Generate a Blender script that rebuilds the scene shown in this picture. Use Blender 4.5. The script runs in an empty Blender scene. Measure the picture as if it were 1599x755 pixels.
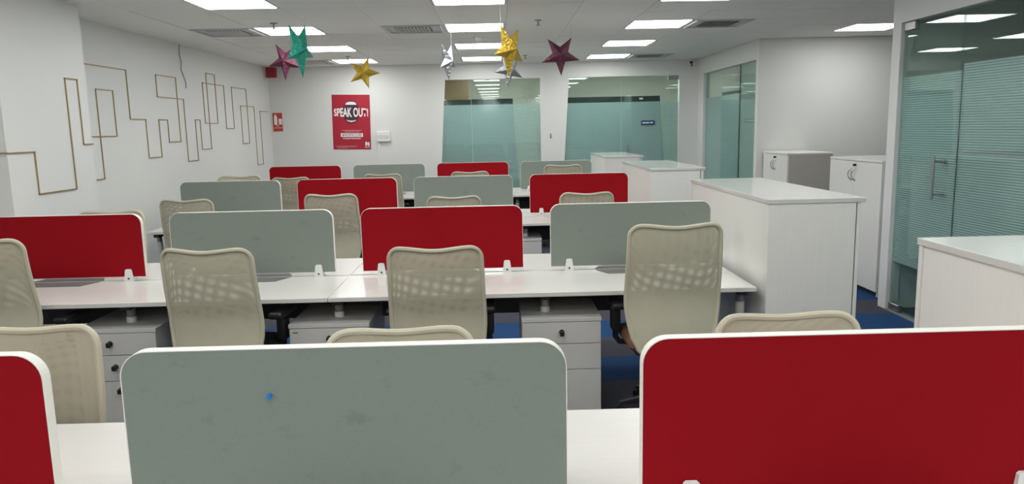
import bpy, bmesh, math, random
from mathutils import Vector, Matrix
random.seed(7)
sc = bpy.context.scene
COL = sc.collection

# ------------------------------------------------------------------ camera, world, exposure
F_PX, PITCH, YAW, ROLL, CAM_H = 1148.53, 0.1545, 0.0167, 0.0211, 1.6542
cp, sp, cy, sy = math.cos(PITCH), math.sin(PITCH), math.cos(YAW), math.sin(YAW)
fw = Vector((sy * cp, cy * cp, -sp)); rt = Vector((cy, -sy, 0)); up = rt.cross(fw)
r2 = rt * math.cos(ROLL) - up * math.sin(ROLL); u2 = rt * math.sin(ROLL) + up * math.cos(ROLL)
cam_d = bpy.data.cameras.new('camera'); cam = bpy.data.objects.new('camera', cam_d); COL.objects.link(cam)
cam_d.sensor_width = 36; cam_d.lens = F_PX / 1599 * 36; cam_d.clip_start = 0.02
m3 = Matrix((r2, u2, -fw)).transposed()
cam.matrix_world = Matrix.Translation((0, 0, CAM_H)) @ m3.to_4x4()
sc.camera = cam

w = bpy.data.worlds.new('world'); sc.world = w; w.use_nodes = True
w.node_tree.nodes['Background'].inputs[0].default_value = (0.6, 0.65, 0.7, 1)
w.node_tree.nodes['Background'].inputs[1].default_value = 0.05

vs = sc.view_settings
vs.view_transform = 'Standard'; vs.look = 'None'; vs.gamma = 1.0; vs.use_curve_mapping = False
vs.exposure = 0.90
LIGHT_STRENGTH = 7.0
LIGHT_COLOR = (0.975, 1.0, 0.975)

# ------------------------------------------------------------------ materials
MATS = {}
def nmat(name):
    m = bpy.data.materials.new(name); m.use_nodes = True
    return m, m.node_tree.nodes, m.node_tree.links, m.node_tree.nodes['Principled BSDF']
def plain(name, col, rough=0.5, metal=0.0, noise=0.0, nscale=30, stretch=(1, 1, 1), bump=0.0, bscale=200, spec=0.5):
    m, n, l, b = nmat(name)
    b.inputs['Base Color'].default_value = (*col, 1)
    b.inputs['Roughness'].default_value = rough; b.inputs['Metallic'].default_value = metal
    b.inputs['Specular IOR Level'].default_value = spec
    if noise or bump:
        tc = n.new('ShaderNodeTexCoord'); mp = n.new('ShaderNodeMapping'); mp.inputs['Scale'].default_value = stretch
        l.new(tc.outputs['Object'], mp.inputs['Vector'])
    if noise:
        t = n.new('ShaderNodeTexNoise'); t.inputs['Scale'].default_value = nscale; t.inputs['Detail'].default_value = 5
        l.new(mp.outputs[0], t.inputs['Vector'])
        mx = n.new('ShaderNodeMix'); mx.data_type = 'RGBA'
        mx.inputs[6].default_value = (*[c * (1 - noise) for c in col], 1)
        mx.inputs[7].default_value = (*[min(1, c * (1 + noise)) for c in col], 1)
        l.new(t.outputs['Fac'], mx.inputs[0]); l.new(mx.outputs[2], b.inputs['Base Color'])
    if bump:
        t2 = n.new('ShaderNodeTexNoise'); t2.inputs['Scale'].default_value = bscale
        l.new(mp.outputs[0], t2.inputs['Vector'])
        bp = n.new('ShaderNodeBump'); bp.inputs['Strength'].default_value = bump; bp.inputs['Distance'].default_value = 0.002
        l.new(t2.outputs['Fac'], bp.inputs['Height']); l.new(bp.outputs[0], b.inputs['Normal'])
    MATS[name] = m
    return m
plain('wall', (0.74, 0.74, 0.725), 0.6, noise=0.03, nscale=1.2, bump=0.1, bscale=120)
plain('ceiling_tile', (0.83, 0.825, 0.80), 0.85, noise=0.05, nscale=60, bump=0.3, bscale=150)
plain('ceiling_void', (0.30, 0.30, 0.30), 0.9)
plain('red_fabric', (0.29, 0.0048, 0.0105), 0.9, noise=0.12, nscale=500, bump=0.25, bscale=900, spec=0.12)
plain('screen_trim', (0.82, 0.80, 0.74), 0.45)
plain('desk_white', (0.72, 0.70, 0.67), 0.22, noise=0.04, nscale=9, stretch=(0.6, 12, 1))
plain('melamine', (0.83, 0.81, 0.78), 0.28, noise=0.035, nscale=8, stretch=(9, 9, 0.5))
plain('cabinet_top', (0.66, 0.65, 0.625), 0.1, noise=0.02, nscale=8, stretch=(9, 0.5, 9))
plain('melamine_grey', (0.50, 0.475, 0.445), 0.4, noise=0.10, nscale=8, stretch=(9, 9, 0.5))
plain('pedestal_white', (0.60, 0.585, 0.565), 0.4, noise=0.03, nscale=8, stretch=(1, 9, 9))
plain('flap_grey', (0.17, 0.16, 0.165), 0.75, spec=0.2)
plain('clip_white', (0.80, 0.80, 0.78), 0.35)
plain('metal_white', (0.70, 0.70, 0.69), 0.35)
plain('metal_grey', (0.30, 0.30, 0.31), 0.4, metal=0.4)
plain('dark_metal', (0.035, 0.035, 0.038), 0.5)
plain('black_plastic', (0.012, 0.012, 0.014), 0.45)
plain('chrome', (0.62, 0.62, 0.62), 0.22, metal=1.0)
plain('brushed_steel', (0.42, 0.43, 0.43), 0.35, metal=1.0)
plain('seat_brown', (0.20, 0.095, 0.05), 0.75, bump=0.2)
plain('rim_beige', (0.54, 0.50, 0.385), 0.8, noise=0.08, nscale=300, bump=0.3, bscale=500)
plain('gold_trim', (0.36, 0.26, 0.13), 0.4, metal=0.35)
plain('poster_red', (0.42, 0.012, 0.035), 0.4, noise=0.12, nscale=4)
plain('poster_dark', (0.06, 0.012, 0.03), 0.5)
plain('print_white', (0.85, 0.84, 0.84), 0.5)
plain('print_pink', (0.62, 0.30, 0.33), 0.5)
plain('print_grey', (0.22, 0.17, 0.19), 0.5)
plain('sign_red', (0.50, 0.045, 0.02), 0.45)
plain('box_red', (0.33, 0.012, 0.03), 0.5)
plain('sign_blue', (0.015, 0.05, 0.17), 0.4)
plain('pin_blue', (0.01, 0.20, 0.62), 0.3)
plain('string', (0.6, 0.6, 0.6), 0.7)
plain('cable_grey', (0.33, 0.33, 0.33), 0.6)
plain('wood_brown', (0.22, 0.145, 0.075), 0.5, noise=0.15, nscale=6, stretch=(1, 1, 8))
plain('room_grey', (0.55, 0.55, 0.53), 0.7)
plain('cabin_wall', (0.78, 0.78, 0.70), 0.7)
plain('band_dark', (0.012, 0.028, 0.024), 0.5)
plain('carpet_blue', (0.023, 0.068, 0.18), 0.95, noise=0.45, nscale=130, bump=0.6, bscale=400, spec=0.1)
plain('carpet_grey', (0.075, 0.075, 0.095), 0.95, noise=0.5, nscale=110, bump=0.6, bscale=400, spec=0.1)
plain('screed', (0.03, 0.03, 0.035), 0.9)
plain('vent_white', (0.55, 0.55, 0.55), 0.5)
plain('vent_dark', (0.20, 0.20, 0.20), 0.6)

def grey_fabric():
    m, n, l, b = nmat('grey_fabric'); b.inputs['Roughness'].default_value = 0.9; b.inputs['Specular IOR Level'].default_value = 0.15
    tc = n.new('ShaderNodeTexCoord')
    t = n.new('ShaderNodeTexNoise'); t.inputs['Scale'].default_value = 450; l.new(tc.outputs['Object'], t.inputs['Vector'])
    mx = n.new('ShaderNodeMix'); mx.data_type = 'RGBA'
    mx.inputs[6].default_value = (0.205, 0.235, 0.21, 1); mx.inputs[7].default_value = (0.26, 0.295, 0.265, 1)
    l.new(t.outputs['Fac'], mx.inputs[0])
    # smudges left by years of hands and tape
    s = n.new('ShaderNodeTexNoise'); s.inputs['Scale'].default_value = 13; s.inputs['Detail'].default_value = 6; s.inputs['Roughness'].default_value = 0.6
    mp = n.new('ShaderNodeMapping'); mp.inputs['Scale'].default_value = (1, 1, 1.6); mp.inputs['Location'].default_value = (3.1, 0, 1.3)
    l.new(tc.outputs['Object'], mp.inputs['Vector']); l.new(mp.outputs[0], s.inputs['Vector'])
    cr = n.new('ShaderNodeValToRGB'); cr.color_ramp.elements[0].position = 0.60; cr.color_ramp.elements[1].position = 0.78
    cr.color_ramp.elements[0].color = (0, 0, 0, 1); cr.color_ramp.elements[1].color = (0.45, 0.45, 0.45, 1)
    l.new(s.outputs['Fac'], cr.inputs[0])
    m2 = n.new('ShaderNodeMix'); m2.data_type = 'RGBA'; l.new(cr.outputs[0], m2.inputs[0])
    l.new(mx.outputs[2], m2.inputs[6]); m2.inputs[7].default_value = (0.14, 0.16, 0.148, 1)
    l.new(m2.outputs[2], b.inputs['Base Color'])
    bp = n.new('ShaderNodeBump'); bp.inputs['Strength'].default_value = 0.25; bp.inputs['Distance'].default_value = 0.001
    l.new(t.outputs['Fac'], bp.inputs['Height']); l.new(bp.outputs[0], b.inputs['Normal'])
    MATS['grey_fabric'] = m
grey_fabric()

def mesh_cloth(name, pitch, ang):
    m, n, l, b = nmat(name)
    b.inputs['Roughness'].default_value = 0.85; b.inputs['Specular IOR Level'].default_value = 0.2
    tc = n.new('ShaderNodeTexCoord')
    t = n.new('ShaderNodeTexNoise'); t.inputs['Scale'].default_value = 9; t.inputs['Detail'].default_value = 3
    l.new(tc.outputs['Object'], t.inputs['Vector'])
    mx = n.new('ShaderNodeMix'); mx.data_type = 'RGBA'
    mx.inputs[6].default_value = (0.52, 0.485, 0.37, 1); mx.inputs[7].default_value = (0.60, 0.565, 0.435, 1)
    l.new(t.outputs['Fac'], mx.inputs[0]); l.new(mx.outputs[2], b.inputs['Base Color'])
    mp = n.new('ShaderNodeMapping'); mp.inputs['Rotation'].default_value = (0, ang, 0); mp.inputs['Scale'].default_value = [2 * math.pi / pitch] * 3
    l.new(tc.outputs['Object'], mp.inputs['Vector'])
    sx = n.new('ShaderNodeSeparateXYZ'); l.new(mp.outputs[0], sx.inputs[0])
    def mth(op, a, v=None, w_=None):
        q_ = n.new('ShaderNodeMath'); q_.operation = op; l.new(a, q_.inputs[0])
        if w_ is not None: l.new(w_, q_.inputs[1])
        elif v is not None: q_.inputs[1].default_value = v
        return q_.outputs[0]
    pr = mth('MULTIPLY', mth('SINE', sx.outputs['X']), None, mth('SINE', sx.outputs['Z']))
    # the net is open in the upper part and lined below
    so = n.new('ShaderNodeSeparateXYZ'); l.new(tc.outputs['Object'], so.inputs[0])
    mr = n.new('ShaderNodeMapRange'); mr.inputs['From Min'].default_value = 0.30; mr.inputs['From Max'].default_value = 0.36
    mr.inputs['To Min'].default_value = 0.90; mr.inputs['To Max'].default_value = 0.33; l.new(so.outputs['Z'], mr.inputs['Value'])
    hole = mth('GREATER_THAN', pr, None, mr.outputs[0])
    tr = n.new('ShaderNodeBsdfTransparent'); ms = n.new('ShaderNodeMixShader')
    l.new(hole, ms.inputs[0]); l.new(b.outputs[0], ms.inputs[1]); l.new(tr.outputs[0], ms.inputs[2])
    l.new(ms.outputs[0], n['Material Output'].inputs[0])
    MATS[name] = m
mesh_cloth('chair_mesh', 0.0052, 0.0)
mesh_cloth('chair_mesh_front', 0.00542, 0.06)

def glass(name, tint):
    m, n, l, b = nmat(name); n.remove(b)
    tr = n.new('ShaderNodeBsdfTransparent'); tr.inputs[0].default_value = (*tint, 1)
    gl = n.new('ShaderNodeBsdfGlossy'); gl.inputs['Roughness'].default_value = 0.0; gl.inputs[0].default_value = (0.9, 0.97, 0.95, 1)
    ge = n.new('ShaderNodeNewGeometry'); dt = n.new('ShaderNodeVectorMath'); dt.operation = 'DOT_PRODUCT'
    l.new(ge.outputs['Incoming'], dt.inputs[0]); l.new(ge.outputs['Normal'], dt.inputs[1])
    def mth(op, a, v):
        q_ = n.new('ShaderNodeMath'); q_.operation = op; l.new(a, q_.inputs[0])
        if v is not None: q_.inputs[1].default_value = v
        return q_.outputs[0]
    ab = mth('ABSOLUTE', dt.outputs['Value'], None)
    om = n.new('ShaderNodeMath'); om.operation = 'SUBTRACT'; om.inputs[0].default_value = 1.0; l.new(ab, om.inputs[1])
    fz = mth('ADD', mth('MULTIPLY', mth('POWER', om.outputs[0], 5.0), 0.957), 0.043)
    ms = n.new('ShaderNodeMixShader'); l.new(fz, ms.inputs[0]); l.new(tr.outputs[0], ms.inputs[1]); l.new(gl.outputs[0], ms.inputs[2])
    l.new(ms.outputs[0], n['Material Output'].inputs[0]); MATS[name] = m
glass('glass', (0.87, 0.945, 0.925))

def film(name, pitch, duty, col, opac_line, opac_gap):
    m, n, l, b = nmat(name)
    b.inputs['Base Color'].default_value = (*col, 1); b.inputs['Roughness'].default_value = 0.6
    tc = n.new('ShaderNodeTexCoord'); sx = n.new('ShaderNodeSeparateXYZ'); l.new(tc.outputs['Object'], sx.inputs[0])
    dv = n.new('ShaderNodeMath'); dv.operation = 'DIVIDE'; dv.inputs[1].default_value = pitch; l.new(sx.outputs['Z'], dv.inputs[0])
    frc = n.new('ShaderNodeMath'); frc.operation = 'FRACT'; l.new(dv.outputs[0], frc.inputs[0])
    lt = n.new('ShaderNodeMath'); lt.operation = 'LESS_THAN'; lt.inputs[1].default_value = duty; l.new(frc.outputs[0], lt.inputs[0])
    mr = n.new('ShaderNodeMapRange'); mr.inputs['To Min'].default_value = opac_gap; mr.inputs['To Max'].default_value = opac_line
    l.new(lt.outputs[0], mr.inputs['Value'])
    tr = n.new('ShaderNodeBsdfTransparent'); ms = n.new('ShaderNodeMixShader')
    l.new(mr.outputs[0], ms.inputs[0]); l.new(tr.outputs[0], ms.inputs[1]); l.new(b.outputs[0], ms.inputs[2])
    l.new(ms.outputs[0], n['Material Output'].inputs[0]); MATS[name] = m
film('film_stripe', 0.0185, 0.6, (0.60, 0.66, 0.67), 0.85, 0.30)
film('film_teal', 0.03, 0.62, (0.50, 0.58, 0.60), 0.90, 0.80)

def foil(name, col, metal=0.7, rough=0.36):
    m, n, l, b = nmat(name); b.inputs['Base Color'].default_value = (*col, 1); b.inputs['Metallic'].default_value = metal; b.inputs['Roughness'].default_value = rough
    tc = n.new('ShaderNodeTexCoord'); t = n.new('ShaderNodeTexNoise'); t.inputs['Scale'].default_value = 34; t.inputs['Detail'].default_value = 5; t.inputs['Distortion'].default_value = 0.6
    l.new(tc.outputs['Object'], t.inputs['Vector'])
    bp = n.new('ShaderNodeBump'); bp.inputs['Strength'].default_value = 1.0; bp.inputs['Distance'].default_value = 0.02
    l.new(t.outputs['Fac'], bp.inputs['Height']); l.new(bp.outputs[0], b.inputs['Normal']); MATS[name] = m
foil('foil_gold', (0.62, 0.42, 0.06)); foil('foil_silver', (0.33, 0.34, 0.36)); foil('foil_purple', (0.12, 0.024, 0.055), 0.35, 0.5); foil('foil_green', (0.05, 0.42, 0.32))

def emis(name, col, s):
    m, n, l, b = nmat(name); n.remove(b); e = n.new('ShaderNodeEmission')
    e.inputs[0].default_value = (*col, 1); e.inputs[1].default_value = s; l.new(e.outputs[0], n['Material Output'].inputs[0]); MATS[name] = m
emis('diffuser', LIGHT_COLOR, LIGHT_STRENGTH)

# ------------------------------------------------------------------ mesh helpers
class MB:
    def __init__(s): s.v = []; s.f = []
    def add(s, vs_, fs_):
        o = len(s.v); s.v += [tuple(p) for p in vs_]; s.f += [tuple(i + o for i in f) for f in fs_]; return s
    def box(s, x0, x1, y0, y1, z0, z1):
        return s.add([(x0, y0, z0), (x1, y0, z0), (x1, y1, z0), (x0, y1, z0), (x0, y0, z1), (x1, y0, z1), (x1, y1, z1), (x0, y1, z1)],
                     [(3, 2, 1, 0), (4, 5, 6, 7), (0, 1, 5, 4), (1, 2, 6, 5), (2, 3, 7, 6), (3, 0, 4, 7)])
    def cbox(s, x0, x1, y0, y1, z0, z1, b=0.006, seg=2):   # box with rounded edges
        bm = bmesh.new(); bmesh.ops.create_cube(bm, size=1)
        for v in bm.verts:
            v.co = Vector(((x0 + x1) / 2 + v.co.x * (x1 - x0), (y0 + y1) / 2 + v.co.y * (y1 - y0), (z0 + z1) / 2 + v.co.z * (z1 - z0)))
        bmesh.ops.bevel(bm, geom=bm.edges[:], offset=b, segments=seg, affect='EDGES', profile=0.5)
        bm.verts.index_update()
        s.add([v.co[:] for v in bm.verts], [[v.index for v in f.verts] for f in bm.faces]); bm.free(); return s
    def prism(s, pts, axis, a, b):   # polygon extruded along axis from a to b
        n = len(pts)
        def P(p, t):
            return {'x': (t, p[0], p[1]), 'y': (p[0], t, p[1]), 'z': (p[0], p[1], t)}[axis]
        return s.add([P(p, a) for p in pts] + [P(p, b) for p in pts],
                     [tuple(range(n - 1, -1, -1)), tuple(range(n, 2 * n))] + [(i, (i + 1) % n, n + (i + 1) % n, n + i) for i in range(n)])
    def cyl(s, p0, p1, r0, r1=None, n=16, caps=True):
        r1 = r0 if r1 is None else r1
        p0, p1 = Vector(p0), Vector(p1); d = (p1 - p0).normalized()
        a = d.orthogonal().normalized(); b = d.cross(a)
        vs_ = [p0 + (a * math.cos(2 * math.pi * i / n) + b * math.sin(2 * math.pi * i / n)) * r0 for i in range(n)] + \
              [p1 + (a * math.cos(2 * math.pi * i / n) + b * math.sin(2 * math.pi * i / n)) * r1 for i in range(n)]
        fs_ = [(i, (i + 1) % n, n + (i + 1) % n, n + i) for i in range(n)]
        if caps: fs_ += [tuple(range(n - 1, -1, -1)), tuple(range(n, 2 * n))]
        return s.add(vs_, fs_)
    def tube(s, pts, r, n=8, closed=False):
        pts = [Vector(p) for p in pts]; N = len(pts); o = len(s.v); prev = None
        for i in range(N):
            t = (pts[(i + 1) % N] - pts[i - 1]) if closed else (pts[min(i + 1, N - 1)] - pts[max(i - 1, 0)])
            t.normalize()
            a = t.orthogonal().normalized() if prev is None else (prev - t * prev.dot(t)).normalized()
            prev = a; b = t.cross(a)
            for k in range(n):
                q = 2 * math.pi * k / n; s.v.append(tuple(pts[i] + (a * math.cos(q) + b * math.sin(q)) * r))
        for i in range(N if closed else N - 1):
            j = (i + 1) % N
            for k in range(n):
                s.f.append((o + i * n + k, o + i * n + (k + 1) % n, o + j * n + (k + 1) % n, o + j * n + k))
        if not closed:
            s.f.append(tuple(o + k for k in range(n - 1, -1, -1))); s.f.append(tuple(o + (N - 1) * n + k for k in range(n)))
        return s
    def mesh(s, name, mat, smooth=False):
        me = bpy.data.meshes.new(name); me.from_pydata(s.v, [], s.f); me.update()
        bm = bmesh.new(); bm.from_mesh(me); bmesh.ops.recalc_face_normals(bm, faces=bm.faces); bm.to_mesh(me); bm.free()
        me.materials.append(MATS[mat])
        if smooth:
            for p in me.polygons: p.use_smooth = True
            me.set_sharp_from_angle(angle=math.radians(40))
        return me
    def build(s, name, mat, parent=None, smooth=False, loc=None):
        return link(name, s.mesh(name, mat, smooth), parent, loc)

def link(name, me, parent=None, loc=None):
    o = bpy.data.objects.new(name, me); COL.objects.link(o)
    if parent is not None: o.parent = parent
    if loc: o.location = loc
    return o
def tag(o, label, cat, group=None):
    o['label'] = label; o['category'] = cat
    if group: o['group'] = group
    return o
def thing(name, label, cat, loc=(0, 0, 0), rz=0, group=None):
    o = link(name, None); o.location = loc; o.rotation_euler = (0, 0, rz)
    return tag(o, label, cat, group)
def struct(o): o['kind'] = 'structure'; return o

def text_mesh(txt, size, bold=0.0, fn=None, sx=1.0):
    cu = bpy.data.curves.new('lettering', 'FONT'); cu.body = txt; cu.size = size; cu.align_x = 'CENTER'; cu.align_y = 'CENTER'; cu.offset = bold
    cu.resolution_u = 3
    o = bpy.data.objects.new('lettering', cu); COL.objects.link(o)
    dg = bpy.context.evaluated_depsgraph_get(); me = bpy.data.meshes.new_from_object(o.evaluated_get(dg))
    bpy.data.objects.remove(o); bpy.data.curves.remove(cu)
    for v in me.vertices:
        x, y = v.co.x * sx, v.co.y
        if fn: x, y = fn(x, y)
        v.co = (x, 0, y)
    me.materials.clear()
    return me

# ------------------------------------------------------------------ the room shell
ZC = 2.71
XL, XR, YB, YN = -3.76, 3.40, 12.50, -3.0
GT = 2.455          # top of every glazed opening

floor = struct(MB().box(XL - 0.1, 6.6, YN - 0.1, 15.6, -0.12, -0.008).build('floor', 'screed'))
tile_me = {k: MB().box(-0.2495, 0.2495, -0.2495, 0.2495, -0.008, 0.0).mesh('carpet_tile', k) for k in ('carpet_blue', 'carpet_grey')}
for j in range(-1, 7):
    yc = 4.37 + 0.5 * j + 0.5
    mat = 'carpet_blue' if j % 2 == 0 else 'carpet_grey'
    for i in range(15):
        link('carpet_tile', tile_me[mat], floor, (-3.51 + 0.5 * i, yc, 0))
rest = MB()
for (a, b) in ((YN, 4.12 - 0.0), (8.12, 15.5)): rest.box(XL, 6.5, a, b, -0.008, 0)
rest.box(3.74, 6.5, 4.12, 8.12, -0.008, 0)
q = rest.build('carpet', 'carpet_grey', floor); q['kind'] = 'stuff'

struct(MB().box(XL - 0.12, XL, YN, YB + 0.1, 0, ZC).build('wall_left', 'wall'))
struct(MB().box(XL, -3.40, 5.20, 6.30, 0, ZC).build('wall_left_column', 'wall'))
struct(MB().box(XL - 0.12, 6.5, YN - 0.12, YN, 0, ZC).build('wall_near', 'wall'))
wb = MB()
wb.box(XL, -1.03, YB, YB + 0.1, 0, ZC)                                                    # solid left part
wb.prism([(-1.03, 0), (-1.026, 0), (-0.854, GT), (-0.854, ZC), (-1.03, ZC)], 'y', YB, YB + 0.1)
wb.box(-0.854, 3.48, YB, YB + 0.1, GT, ZC)
wb.prism([(0.733, 0), (1.056, 0), (1.215, GT), (0.733, GT)], 'y', YB, YB + 0.1)           # tapered pier between the two glazed cabins
wb.box(3.065, 3.48, YB, YB + 0.1, 0, GT)
struct(wb.build('wall_back', 'wall'))
wr = MB()
wr.box(3.38, 3.48, 9.62, YB, GT, ZC); wr.box(3.38, 3.48, 12.18, YB, 0, GT); wr.box(3.38, 3.48, 9.62, 9.72, 0, GT)
struct(wr.build('wall_right_far', 'wall'))
struct(MB().box(3.48, 6.5, 9.62, 9.72, 0, ZC).build('wall_alcove', 'wall'))
struct(MB().box(6.5, 6.6, YN, 15.5, 0, ZC).build('wall_right_outer', 'cabin_wall'))
wg = MB()
wg.box(3.39, 3.50, YN, 6.40, 2.445, ZC); wg.box(3.39, 3.50, 6.27, 6.40, 0, 2.445); wg.box(3.50, 6.5, 6.30, 6.40, 0, ZC)
struct(wg.build('wall_right_near', 'wall'))
# rooms behind the glass
struct(MB().box(XL, 6.5, 15.4, 15.5, 0, ZC).build('wall_cabin_back', 'cabin_wall'))
struct(MB().box(0.92, 1.0, YB + 0.1, 15.4, 0, ZC).build('wall_cabin_divider', 'cabin_wall'))
struct(MB().box(-1.15, -1.05, YB + 0.1, 15.4, 0, ZC).build('wall_cabin_left', 'cabin_wall'))
struct(MB().box(4.1, 4.2, 9.72, 15.4, 0, ZC).build('wall_cabin_right', 'cabin_wall'))

ceil = struct(MB().box(XL - 0.12, 6.6, YN - 0.12, 15.5, ZC + 0.014, ZC + 0.1).build('ceiling', 'ceiling_void'))
TX, TY = 0.6517, 0.5982
LX0, LY0 = -2.166, 6.3166
fix = set()
lights, vents = [], []
for c in range(3):
    for r in range(-5, 4):
        lights.append((c, r)); fix.add((c * 3, r * 3))
for (i, j) in ((2, 3), (7, 3), (-1, 3), (-1, 9), (7, 9)):
    vents.append((i, j)); fix.add((i, j))
fix.add((10, 4))
ctile = MB().box(-TX / 2 + 0.002, TX / 2 - 0.002, -TY / 2 + 0.002, TY / 2 - 0.002, 0.0, 0.012).mesh('ceiling_tile', 'ceiling_tile')
for j in range(-1, 11):
    for i in range(-2, 14):
        if (i, j) in fix: continue
        x, y = LX0 + i * TX, LY0 + j * TY
        if x > 3.9 and not (6.0 < y < 9.9): continue
        if j == 10 and x > 3.9: continue
        if i == -2: continue
        sag = random.uniform(-0.003, 0.003)
        o = link('ceiling_tile', ctile, ceil, (x, y, ZC + max(0, sag) * 0.6))
        o.rotation_euler = (random.uniform(-0.003, 0.003), random.uniform(-0.003, 0.003), 0)
edge = MB()
xe = LX0 - 1.5 * TX
edge.box(XL, xe - 0.004, 5.4, YB, ZC, ZC + 0.012)
yn = LY0 - 1.5 * TY
edge.box(XL, 3.5, LY0 + 10.5 * TY, YB + 0.05, ZC, ZC + 0.012) if LY0 + 10.5 * TY < YB else None
q = edge.build('ceiling_border', 'ceiling_tile', ceil)
back = MB()
xs = [XL] + [LX0 + (c * 3 + s) * TX for c in range(3) for s in (-0.5, 0.5)] + [3.4]
for a in range(-20, -1):
    y0, y1 = LY0 + (a - 0.5) * TY, LY0 + (a + 0.5) * TY
    if (a % 3) == 0 and a >= -15:
        for k in range(0, len(xs), 2): back.box(xs[k] + 0.003, xs[k + 1] - 0.003, y0 + 0.003, y1 - 0.003, ZC, ZC + 0.012)
    else: back.box(XL, 3.4, y0 + 0.003, y1 - 0.003, ZC, ZC + 0.012)
back.box(3.4, 6.5, YN, 6.3, ZC, ZC + 0.012); back.box(-1.1, 6.5, YB + 0.1, 15.4, ZC, ZC + 0.012); back.box(3.48, 4.2, 9.72, YB + 0.1, ZC, ZC + 0.012)
q = back.build('ceiling_panels', 'ceiling_tile', ceil); q['kind'] = 'stuff'

# ------------------------------------------------------------------ ceiling lights
def rrect(hx, hy, r, n=5):
    pts = []
    for (cx_, cy_, a0) in ((hx - r, hy - r, 0), (-hx + r, hy - r, 90), (-hx + r, -hy + r, 180), (hx - r, -hy + r, 270)):
        for k in range(n + 1):
            a = math.radians(a0 + 90 * k / n); pts.append((cx_ + r * math.cos(a), cy_ + r * math.sin(a)))
    return pts
dif_pts = rrect(0.297, 0.29, 0.02, 3)
dif_me = MB().prism(dif_pts, 'z', -0.006, 0.0).mesh('diffuser', 'diffuser')
fr = MB()
fr.box(-TX / 2, -0.297, -TY / 2, TY / 2, 0.0, 0.012).box(0.297, TX / 2, -TY / 2, TY / 2, 0.0, 0.012)
fr.box(-0.297, 0.297, -TY / 2, -0.29, 0.0, 0.012).box(-0.297, 0.297, 0.29, TY / 2, 0.0, 0.012)
frame_me = fr.mesh('frame', 'vent_white')
def ceiling_light(x, y, label):
    t = thing('ceiling_light', label, 'ceiling light', (x, y, ZC), 0, 'square recessed ceiling light panels')
    link('frame', frame_me, t); link('diffuser', dif_me, t, (0, 0, 0.004))
colname = ['left', 'middle', 'right']
rowname = {0: 'nearest in view', 1: 'second in view', 2: 'third in view', 3: 'farthest'}
for (c, r) in lights:
    x, y = LX0 + c * 3 * TX, LY0 + r * 3 * TY
    if r >= 0: lab = 'square white ceiling light panel, %s of the %s row of lights' % (rowname[r], colname[c])
    else: lab = 'square white ceiling light panel over the near desks, out of frame'
    ceiling_light(x, y, lab)
ceiling_light(LX0 + 10 * TX, LY0 + 4 * TY, 'square white ceiling light panel over the storage alcove at the right')

ceiling_light(-0.1, 14.0, 'square ceiling light panel inside the left glazed cabin')  # this and the next three panels are added to brighten the dark cabins
ceiling_light(2.4, 14.0, 'square ceiling light panel inside the right glazed cabin')
ceiling_light(-0.1, 12.95, 'added square fill light panel just behind the left far glass')  # second added pair, more fill close behind the glass
ceiling_light(2.4, 12.95, 'added square fill light panel just behind the right far glass')

# air vents
vf = MB()
for (a, b, c_, d) in ((-0.30, 0.30, -0.285, -0.255), (-0.30, 0.30, 0.255, 0.285), (-0.30, -0.27, -0.255, 0.255), (0.27, 0.30, -0.255, 0.255)):
    vf.box(a, b, c_, d, -0.012, 0.0)
vf.box(-TX / 2, TX / 2, -TY / 2, TY / 2, 0.0, 0.012)
vf_me = vf.mesh('frame', 'vent_white')
core_me = MB().box(-0.19, 0.19, -0.19, 0.19, -0.004, 0.0).mesh('core', 'vent_dark')
sl = MB().add([(-0.012, -0.19, -0.018), (0.0, -0.19, -0.004), (0.003, -0.19, -0.004), (-0.009, -0.19, -0.018), (-0.012, 0.19, -0.018), (0.0, 0.19, -0.004), (0.003, 0.19, -0.004), (-0.009, 0.19, -0.018)],
              [(0, 1, 2, 3), (4, 7, 6, 5), (0, 4, 5, 1), (1, 5, 6, 2), (2, 6, 7, 3), (3, 7, 4, 0)])
sl_me = sl.mesh('louvre', 'vent_white')
vlab = ['square louvred ceiling vent left of the middle row of lights', 'square louvred ceiling vent right of the right row of lights', 'square louvred ceiling vent near the left wall, second light back',
        'square louvred ceiling vent in the far left corner of the ceiling', 'square louvred ceiling vent in the far right corner of the ceiling']
for (i, j), lab in zip(vents, vlab):
    t = thing('ceiling_vent', lab, 'air vent', (LX0 + i * TX, LY0 + j * TY, ZC), 0, 'square louvred ceiling vents')
    link('frame', vf_me, t); link('core', core_me, t)
    for k in range(10): link('louvre', sl_me, t, (-0.16 + 0.036 * k, 0, 0))

spr = MB().cyl((0, 0, 0), (0, 0, -0.008), 0.035, n=20).cyl((0, 0, -0.008), (0, 0, -0.05), 0.009, n=10).cyl((0, 0, -0.05), (0, 0, -0.055), 0.022, n=14).mesh('sprinkler', 'metal_grey', True)
for (x, y), lab in zip(((0.434, 7.609), (-2.165, 7.49), (-2.125, 10.91), (0.442, 11.23)),
                       ('small grey sprinkler head right of the middle lights, nearest one', 'small grey sprinkler head in front of the left lights above the green star', 'small grey sprinkler head near the far left light', 'small grey sprinkler head near the back wall above the silver star')):
    tag(link('sprinkler', spr, None, (x, y, ZC)), lab, 'sprinkler', 'ceiling sprinkler heads')
t = thing('smoke_detector', 'round white smoke detector between the middle ceiling lights', 'smoke detector', (-0.196, 8.93, ZC))
MB().cyl((0, 0, 0), (0, 0, -0.025), 0.06, 0.058, 24).build('base', 'clip_white', t, True); MB().cyl((0, 0, -0.025), (0, 0, -0.05), 0.045, 0.03, 24).build('cap', 'clip_white', t, True)
t = thing('motion_sensor', 'small dark sensor hanging in the far right ceiling corner', 'sensor', (3.235, 12.42, ZC))
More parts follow.
